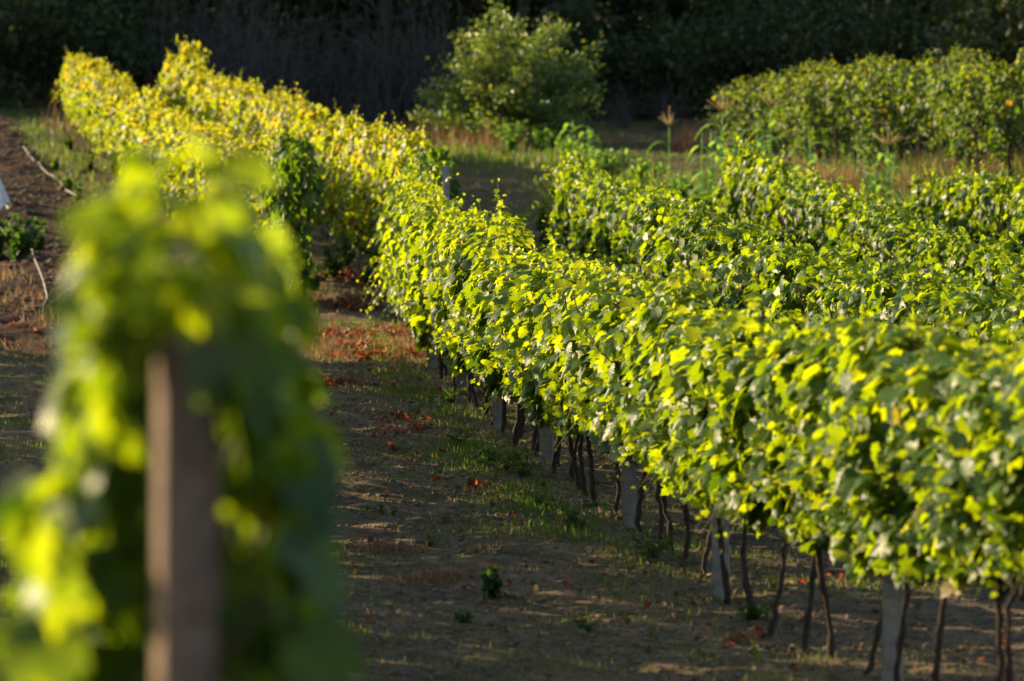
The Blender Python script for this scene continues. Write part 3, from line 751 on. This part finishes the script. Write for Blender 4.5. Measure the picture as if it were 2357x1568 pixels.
# ------------------------------------------------------------------ maize
def maize(px_, py_, h, label, seed, nl=8, tassel=True, spread=1.0):
    x, y, g = gp(px_, py_)
    rng = R(seed)
    root = empty('maize_plant', (x, y, g), rng.uniform(0, 6)); tag(root, label, 'maize', 'maize plants on the slope')
    mb = MB(); s = np.linspace(0, 1, 8)
    st = np.stack([.05*h*s*rng.normal(), .05*h*s*rng.normal(), -.03+(h+.03)*s], -1) if False else np.stack([.03*np.sin(s*3), .02*s, -.03+(h*.86+.03)*s], -1)
    tube(mb, st, .016*(1.25-.8*s), 7, .4); mb.build('stem', M['maize'], root)
    fo = MB()
    for k in range(nl):
        z0 = h*(.1+.65*k/nl); a_ = k*2.6+rng.normal(0, .4); L = rng.uniform(.4, .68)*min(1, h/1.2)*spread; u = np.linspace(0, 1, 8)
        out = L*(u*.8); rise = L*(u*.75-1.05*u**2.2)
        wv = .065*np.sin(np.clip(u*1.02+.12, 0, 1)*np.pi)**.7+.002
        c_ = np.stack([np.cos(a_)*out, np.sin(a_)*out, z0+rise], -1); sd = np.array([-math.sin(a_), math.cos(a_), 0])
        V = np.concatenate([c_-sd*wv[:, None]+np.array([0, 0, .012]), c_, c_+sd*wv[:, None]+np.array([0, 0, .012])])
        q = []
        for i_ in range(7):
            for r_ in (0, 8):
                q += [(r_+i_, r_+i_+1, r_+8+i_+1), (r_+i_, r_+8+i_+1, r_+8+i_)]
        fo.add(V, q, np.clip(rng.normal(.35, .2), 0, 1))
    fo.build('foliage', M['maize'], root)
    if tassel:
        ta = MB()
        for k in range(13):
            a_ = rng.uniform(0, 6.28); sp = 0 if k == 0 else rng.uniform(.35, 1.25); L = (.40 if k == 0 else rng.uniform(.24, .34)); u = np.linspace(0, 1, 6)
            pts = np.array([.03*math.sin(3), .02, h*.85])+np.stack([np.cos(a_)*sp*L*u, np.sin(a_)*sp*L*u, L*(u*(1.0-.3*sp)-.12*sp*u**2)], -1)
            tube(ta, pts, .012*(1.1-.7*u), 5, rng.random())
        ta.build('tassel', M['tassel'], root)
for k, (a_, b_, h, nl, ts, lb) in enumerate(((1320, 385, 1.05, 9, False, 'leafy green maize plant in front of the bush'), (1355, 378, .85, 8, False, 'smaller maize plant beside the leafy one before the bush'), (1537, 465, 1.75, 5, True, 'tall thin maize stalk with a golden fan tassel standing alone'),
        (1663, 500, 1.9, 9, True, 'maize plant with a spreading golden tassel and curled leaf'), (1632, 510, 1.6, 9, False, 'green leafy maize plant before the golden tassel'), (1690, 500, 1.5, 9, False, 'green maize plant at the tip of the third row'), (1612, 500, 1.5, 4, False, 'slender maize spike among the green maize'),
        (1770, 490, 1.9, 7, True, 'maize plant with a reddish tassel above the third row'), (1745, 485, 1.7, 7, False, 'pale-stemmed maize plant leaning behind the third row'), (1860, 500, 1.5, 7, False, 'withered maize plant with drooping leaves by the dry grass'),
        (2040, 500, 1.75, 8, True, 'maize plant with a forked tassel beside the dark short row'), (2010, 505, 1.2, 7, False, 'smaller maize plant beside the forked tassel'), (2215, 440, 1.3, 4, True, 'slim maize spike in front of the shaggy vines'))):
    maize(a_, b_, h*(1.0 if k == 2 else .85 if k >= 10 else 1.2), lb, 70+k, nl+(4 if nl > 5 else 0), ts)

# ------------------------------------------------------------------ hoses, stick with a white cloth, a stray pole
def hose(name, pix, rad, label, cat, mat='pipe', lift=.03):
    g = np.array([gp(*q) for q in pix]); mb = MB()
    t_ = np.linspace(0, len(g)-1, len(g)*5)
    pts = np.stack([np.interp(t_, np.arange(len(g)), g[:, c]) for c in range(3)], -1)
    for _ in range(3): pts[1:-1] = (pts[:-2]+2*pts[1:-1]+pts[2:])/4
    pts[:, 2] = np.maximum(pts[:, 2], tz(pts[:, 0], pts[:, 1]))+lift
    tube(mb, pts, rad, 7); tag(mb.build(name, M[mat]), label, cat)
hose('irrigation_hose', [(55, 340), (70, 365), (92, 385), (108, 402), (128, 412), (142, 428), (150, 440), (175, 452), (186, 470)], .012, 'dusty hose lying down the far part of the ploughed field', 'hose')
hose('irrigation_hose', [(62, 553), (70, 572), (78, 600), (95, 640), (100, 660), (108, 690), (104, 704), (95, 712), (70, 710), (48, 716)], .012, 'thin white hose curling beside the leafy plant', 'hose')
hose('irrigation_hose', [(-20, 520), (5, 535), (14, 545)], .016, 'short end of white hose above the leafy plant at the picture edge', 'hose')
hose('fallen_branch', [(186, 402), (200, 396), (226, 396)], .03, 'pale bent branch lying below the yellowing row', 'branch', 'twig')
hose('fallen_branch', [(1098, 428), (1118, 442), (1140, 456)], .03, 'grey branch lying on the track behind the sharp row', 'branch', 'twig', .05)
hose('irrigation_hose', [(1624, 516), (1640, 520), (1655, 540)], .016, 'pale hose end between the second and third rows', 'hose')
x, y, g = gp(-4, 500)
o = MB(); tube(o, [(0, 0, -.1), (.005, 0, .5), (0, .01, .95)], .008, 6)
st = o.build('stake', M['twig']); st.location = (x, y, g); tag(st, 'thin stake holding a white cloth at the edge of the field', 'stake')
mb = MB(); s = np.linspace(0, 1, 9); a_ = np.linspace(0, 2*np.pi, 18)
S_, A_ = np.meshgrid(s, a_, indexing='ij')
rr = .02+.15*S_**.8*(1+.25*np.sin(A_*5+S_*2)); V = np.stack([rr*np.cos(A_)+.03*S_, rr*np.sin(A_)*.7, .72-.52*S_-.06*np.sin(A_*3)*S_], -1).reshape(-1, 3)
q = []
for i_ in range(8):
    for j_ in range(17):
        b_ = i_*18+j_; q += [(b_, b_+1, b_+19), (b_, b_+19, b_+18)]
mb.add(V, q); cl = mb.build('white_cloth', M['cloth']); cl.location = (x, y, g); tag(cl, 'white cloth hanging from a thin stake at the edge of the ploughed field', 'cloth')

# ------------------------------------------------------------------ the big bush
bx, by, bgz = gp(1190, 332)
root = empty('willow_bush', (bx, by, bgz)); tag(root, 'big rounded green bush standing alone before the dark thicket', 'bush')
rng = R(77); st = MB(); fo = MB()
for k in range(150):
    a_ = rng.uniform(0, 6.28); th = math.acos(1-rng.random()*1.05); L = rng.uniform(.72, 1.04)
    if k % 7 == 0: L *= 1.14
    hx, hz = 2.5, 2.95
    tip = np.array([math.sin(th)*math.cos(a_)*hx*L, math.sin(th)*math.sin(a_)*hx*L, .35+math.cos(th)*hz*L])
    u = np.linspace(0, 1, 10)
    pts = tip*u[:, None]; pts[:, 2] = tip[2]*u**.8+.12*np.sin(u*3); pts[:, :2] *= (.55+.45*u)[:, None]
    pts += np.array([rng.normal(0, .08), rng.normal(0, .08), 0])*(1-u)[:, None]
    tube(st, pts, .02*(1.1-u*.95), 5)
    m_ = 160
    q = 1-rng.random(m_)**1.3*.72
    P = np.stack([np.interp(q, u, pts[:, c]) for c in range(3)], -1)+rng.normal(0, .11, (m_, 3))
    N = rng.normal(0, .8, (m_, 3))+np.array([0, 0, .5]); T = nz(tip)[None]*.8+rng.normal(0, .6, (m_, 3))
    leaves(fo, P, N, T, rng.uniform(.06, .12, m_), np.clip(rng.normal(.5, .22, m_), 0, 1), SMALL*np.array([1.5, 1]), rng)
st.build('stem', M['trunk'], root); fo.build('foliage', M['bush'], root)

# ------------------------------------------------------------------ dark wood behind
def tree_meshes(seed, h, rx, n, z0):
    rng = R(seed); tr = MB(); fo = MB()
    s = np.linspace(0, 1, 8)
    tp = np.stack([.25*np.sin(s*3+seed), .2*np.sin(s*2.4+seed*2), -.3+h*.8*s], -1); tube(tr, tp, .2*(1.15-s), 8)
    cl = []
    for k in range(46):
        a_ = rng.uniform(0, 6.28); q = rng.uniform(0, 1); rr = rx*math.sqrt(max(.06, 1-(2*q-1)**2*.85))*rng.uniform(.45, 1.05)
        c_ = np.array([math.cos(a_)*rr, math.sin(a_)*rr, z0+(h-z0)*q]); cl.append(c_)
        b = tp[min(7, 1+int(q*6))]; u = np.linspace(0, 1, 5)
        tube(tr, b+(c_-b)*u[:, None]+np.stack([0*u, 0*u, -.25*np.sin(u*3.1)], -1), .05*(1.15-u), 5)
    cl = np.array(cl); idx = rng.integers(0, len(cl), n)
    P = cl[idx]+rng.normal(0, 1, (n, 3))*np.array([.62, .62, .42])*rng.uniform(.6, 1.2, len(cl))[idx][:, None]
    N = rng.normal(0, .7, (n, 3))+np.array([0, 0, .7]); T = rng.normal(0, 1, (n, 3))+np.array([0, 0, -.3])
    leaves(fo, P, N, T, rng.uniform(.12, .26, n), np.clip(rng.normal(.45, .2, n)+rng.normal(0, .12, len(cl))[idx], 0, 1), BLOT, rng)
    return tr.mesh('trunk', M['trunk']), fo.mesh('crown', M['tree'])
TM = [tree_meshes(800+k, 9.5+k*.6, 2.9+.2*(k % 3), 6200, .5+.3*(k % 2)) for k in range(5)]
rng = R(5)
lists = []
for ry, (y0, x0, x1, stp) in enumerate(((118, -38, 21, 4.3), (127, -40, 25, 4.6), (136, -32, 26, 4.6))):
    for x in np.arange(x0, x1, stp): lists.append((x+rng.normal(0, .7), y0+rng.normal(0, 1.4)+(2.5 if (ry == 0 and -9 < x < -1) else 0), ry))
for k, (x, y, ry) in enumerate(lists):
    tr, fo = TM[k % 5]
    root = empty('dark_tree', (x, y, tzf(x, y)-.1), rng.uniform(0, 6.28)); sc = rng.uniform(.9, 1.2)*(1.25 if ry else 1); root.scale = (sc, sc, sc)
    tag(root, f'dark leafy tree in the shaded wood, {ordinal(k+1-sum(1 for q in lists if q[2] < ry))} along its '+('front edge', 'middle rank', 'back rank')[ry], 'tree', 'trees of the dark wood')
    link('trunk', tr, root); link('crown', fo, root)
# under-storey shrubs along the wood, plus some added as dark shade behind shaggy vines
SM = []
for k in range(3):
    rg = R(850+k); mb = MB(); sm = MB(); n = 2600
    c_ = rg.normal(0, 1, (26, 3))*np.array([.85, .7, .5])+np.array([0, 0, 1.2]); idx = rg.integers(0, 26, n)
    P = c_[idx]+rg.normal(0, .28, (n, 3)); P[:, 2] = np.abs(P[:, 2])
    leaves(mb, P, rg.normal(0, .7, (n, 3))+np.array([0, 0, .6]), rg.normal(0, 1, (n, 3)), rg.uniform(.08, .18, n), np.clip(rg.normal(.45, .22, n), 0, 1), BLOT, rg)
    for j in range(12):
        u = np.linspace(0, 1, 5); tube(sm, c_[j]*u[:, None]+np.array([0, 0, -.15])*(1-u)[:, None], .025*(1.1-u), 5)
    SM.append((sm.mesh('stem', M['trunk']), mb.mesh('foliage', M['tree'])))
ux = [(-19, 110), (-16.6, 111.5), (-14, 112.5), (-11.5, 112), (2.6, 112), (4.4, 110.5), (6.2, 109), (8.2, 107), (10.4, 104), (12.4, 102), (14.6, 100), (1.2, 113.5), (-9.6, 113.5), (7.2, 112.5), (9.8, 110), (-17.2, 104.5), (-14.8, 105.5), (-12.9, 106.5), (-19, 103.5), (5.6, 89.5), (7.0, 86), (8.3, 82), (9.6, 78), (10.9, 74), (12, 70.5)]
for k, (x, y) in enumerate(ux):
    sm, fo = SM[k % 3]
    root = empty('dark_shrub', (x, y, tzf(x, y)), rng.uniform(0, 6.28)); sc = rng.uniform(.95, 1.4)*(1.15 if x > 5 else 1)*(.40 if y < 92 else 1); root.scale = (sc, sc, sc*1.1)
    tag(root, f'dark shaded shrub, {ordinal(k+1)} of those lining the wood or added as shade behind shaggy vines', 'shrub', 'shrubs lining the dark wood')
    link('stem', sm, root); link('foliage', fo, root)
# bare arching thicket
BM = []
for k in range(3):
    rg = R(870+k); mb = MB()
    for j in range(62):
        a_ = rg.uniform(0, 6.28); L = rg.uniform(2.2, 4.3); lean = rg.uniform(.1, 1.05); u = np.linspace(0, 1, 9); b = rg.normal(0, .38, 2)
        pts = np.stack([b[0]+np.cos(a_)*lean*L*u**1.8*.8+.03*np.sin(u*9+j), b[1]+np.sin(a_)*lean*L*u**1.8*.8, -.1+L*(u-.45*lean*u**2.6)], -1)
        tube(mb, pts, rg.uniform(.008, .02)*(1.1-.85*u), 5)
        if j % 3 == 0:
            for e in range(3):
                q = rg.integers(4, 8); v = np.linspace(0, 1, 4); d_ = rg.normal(0, .5, 3)+np.array([0, 0, .5])
                tube(mb, pts[q]+d_*v[:, None]*.6, .006*(1.1-.8*v), 4)
    BM.append(mb.mesh('bare_shrub', M['twig']))
for k, x in enumerate(np.linspace(-9.6, -1.6, 11)):
    y = 109.5+rng.normal(0, .9)
    o = link('bare_shrub', BM[k % 3]); o.location = (x, y, tzf(x, y)); o.rotation_euler.z = rng.uniform(0, 6.28); s_ = rng.uniform(.8, 1.15); o.scale = (s_, s_, s_*1.1)
    tag(o, f'leafless grey shrub of arching stems, {ordinal(k+1)} along the dark thicket', 'bare shrub', 'leafless shrubs of the thicket')
for k, (x, y) in enumerate(((3.0, 105.5), (4.2, 104.5), (-20.5, 106))):
    o = link('bare_shrub', BM[k % 3]); o.location = (x, y, tzf(x, y)); o.rotation_euler.z = k*2.0; o.scale = (.5, .5, .42)
    tag(o, ('low tangle of bare stems just beside the big bush', 'low tangle of bare stems before the dark wood, beside the shaggy vines', 'low bare shrub at the far corner of the ploughed field')[k], 'bare shrub', 'leafless shrubs of the thicket')
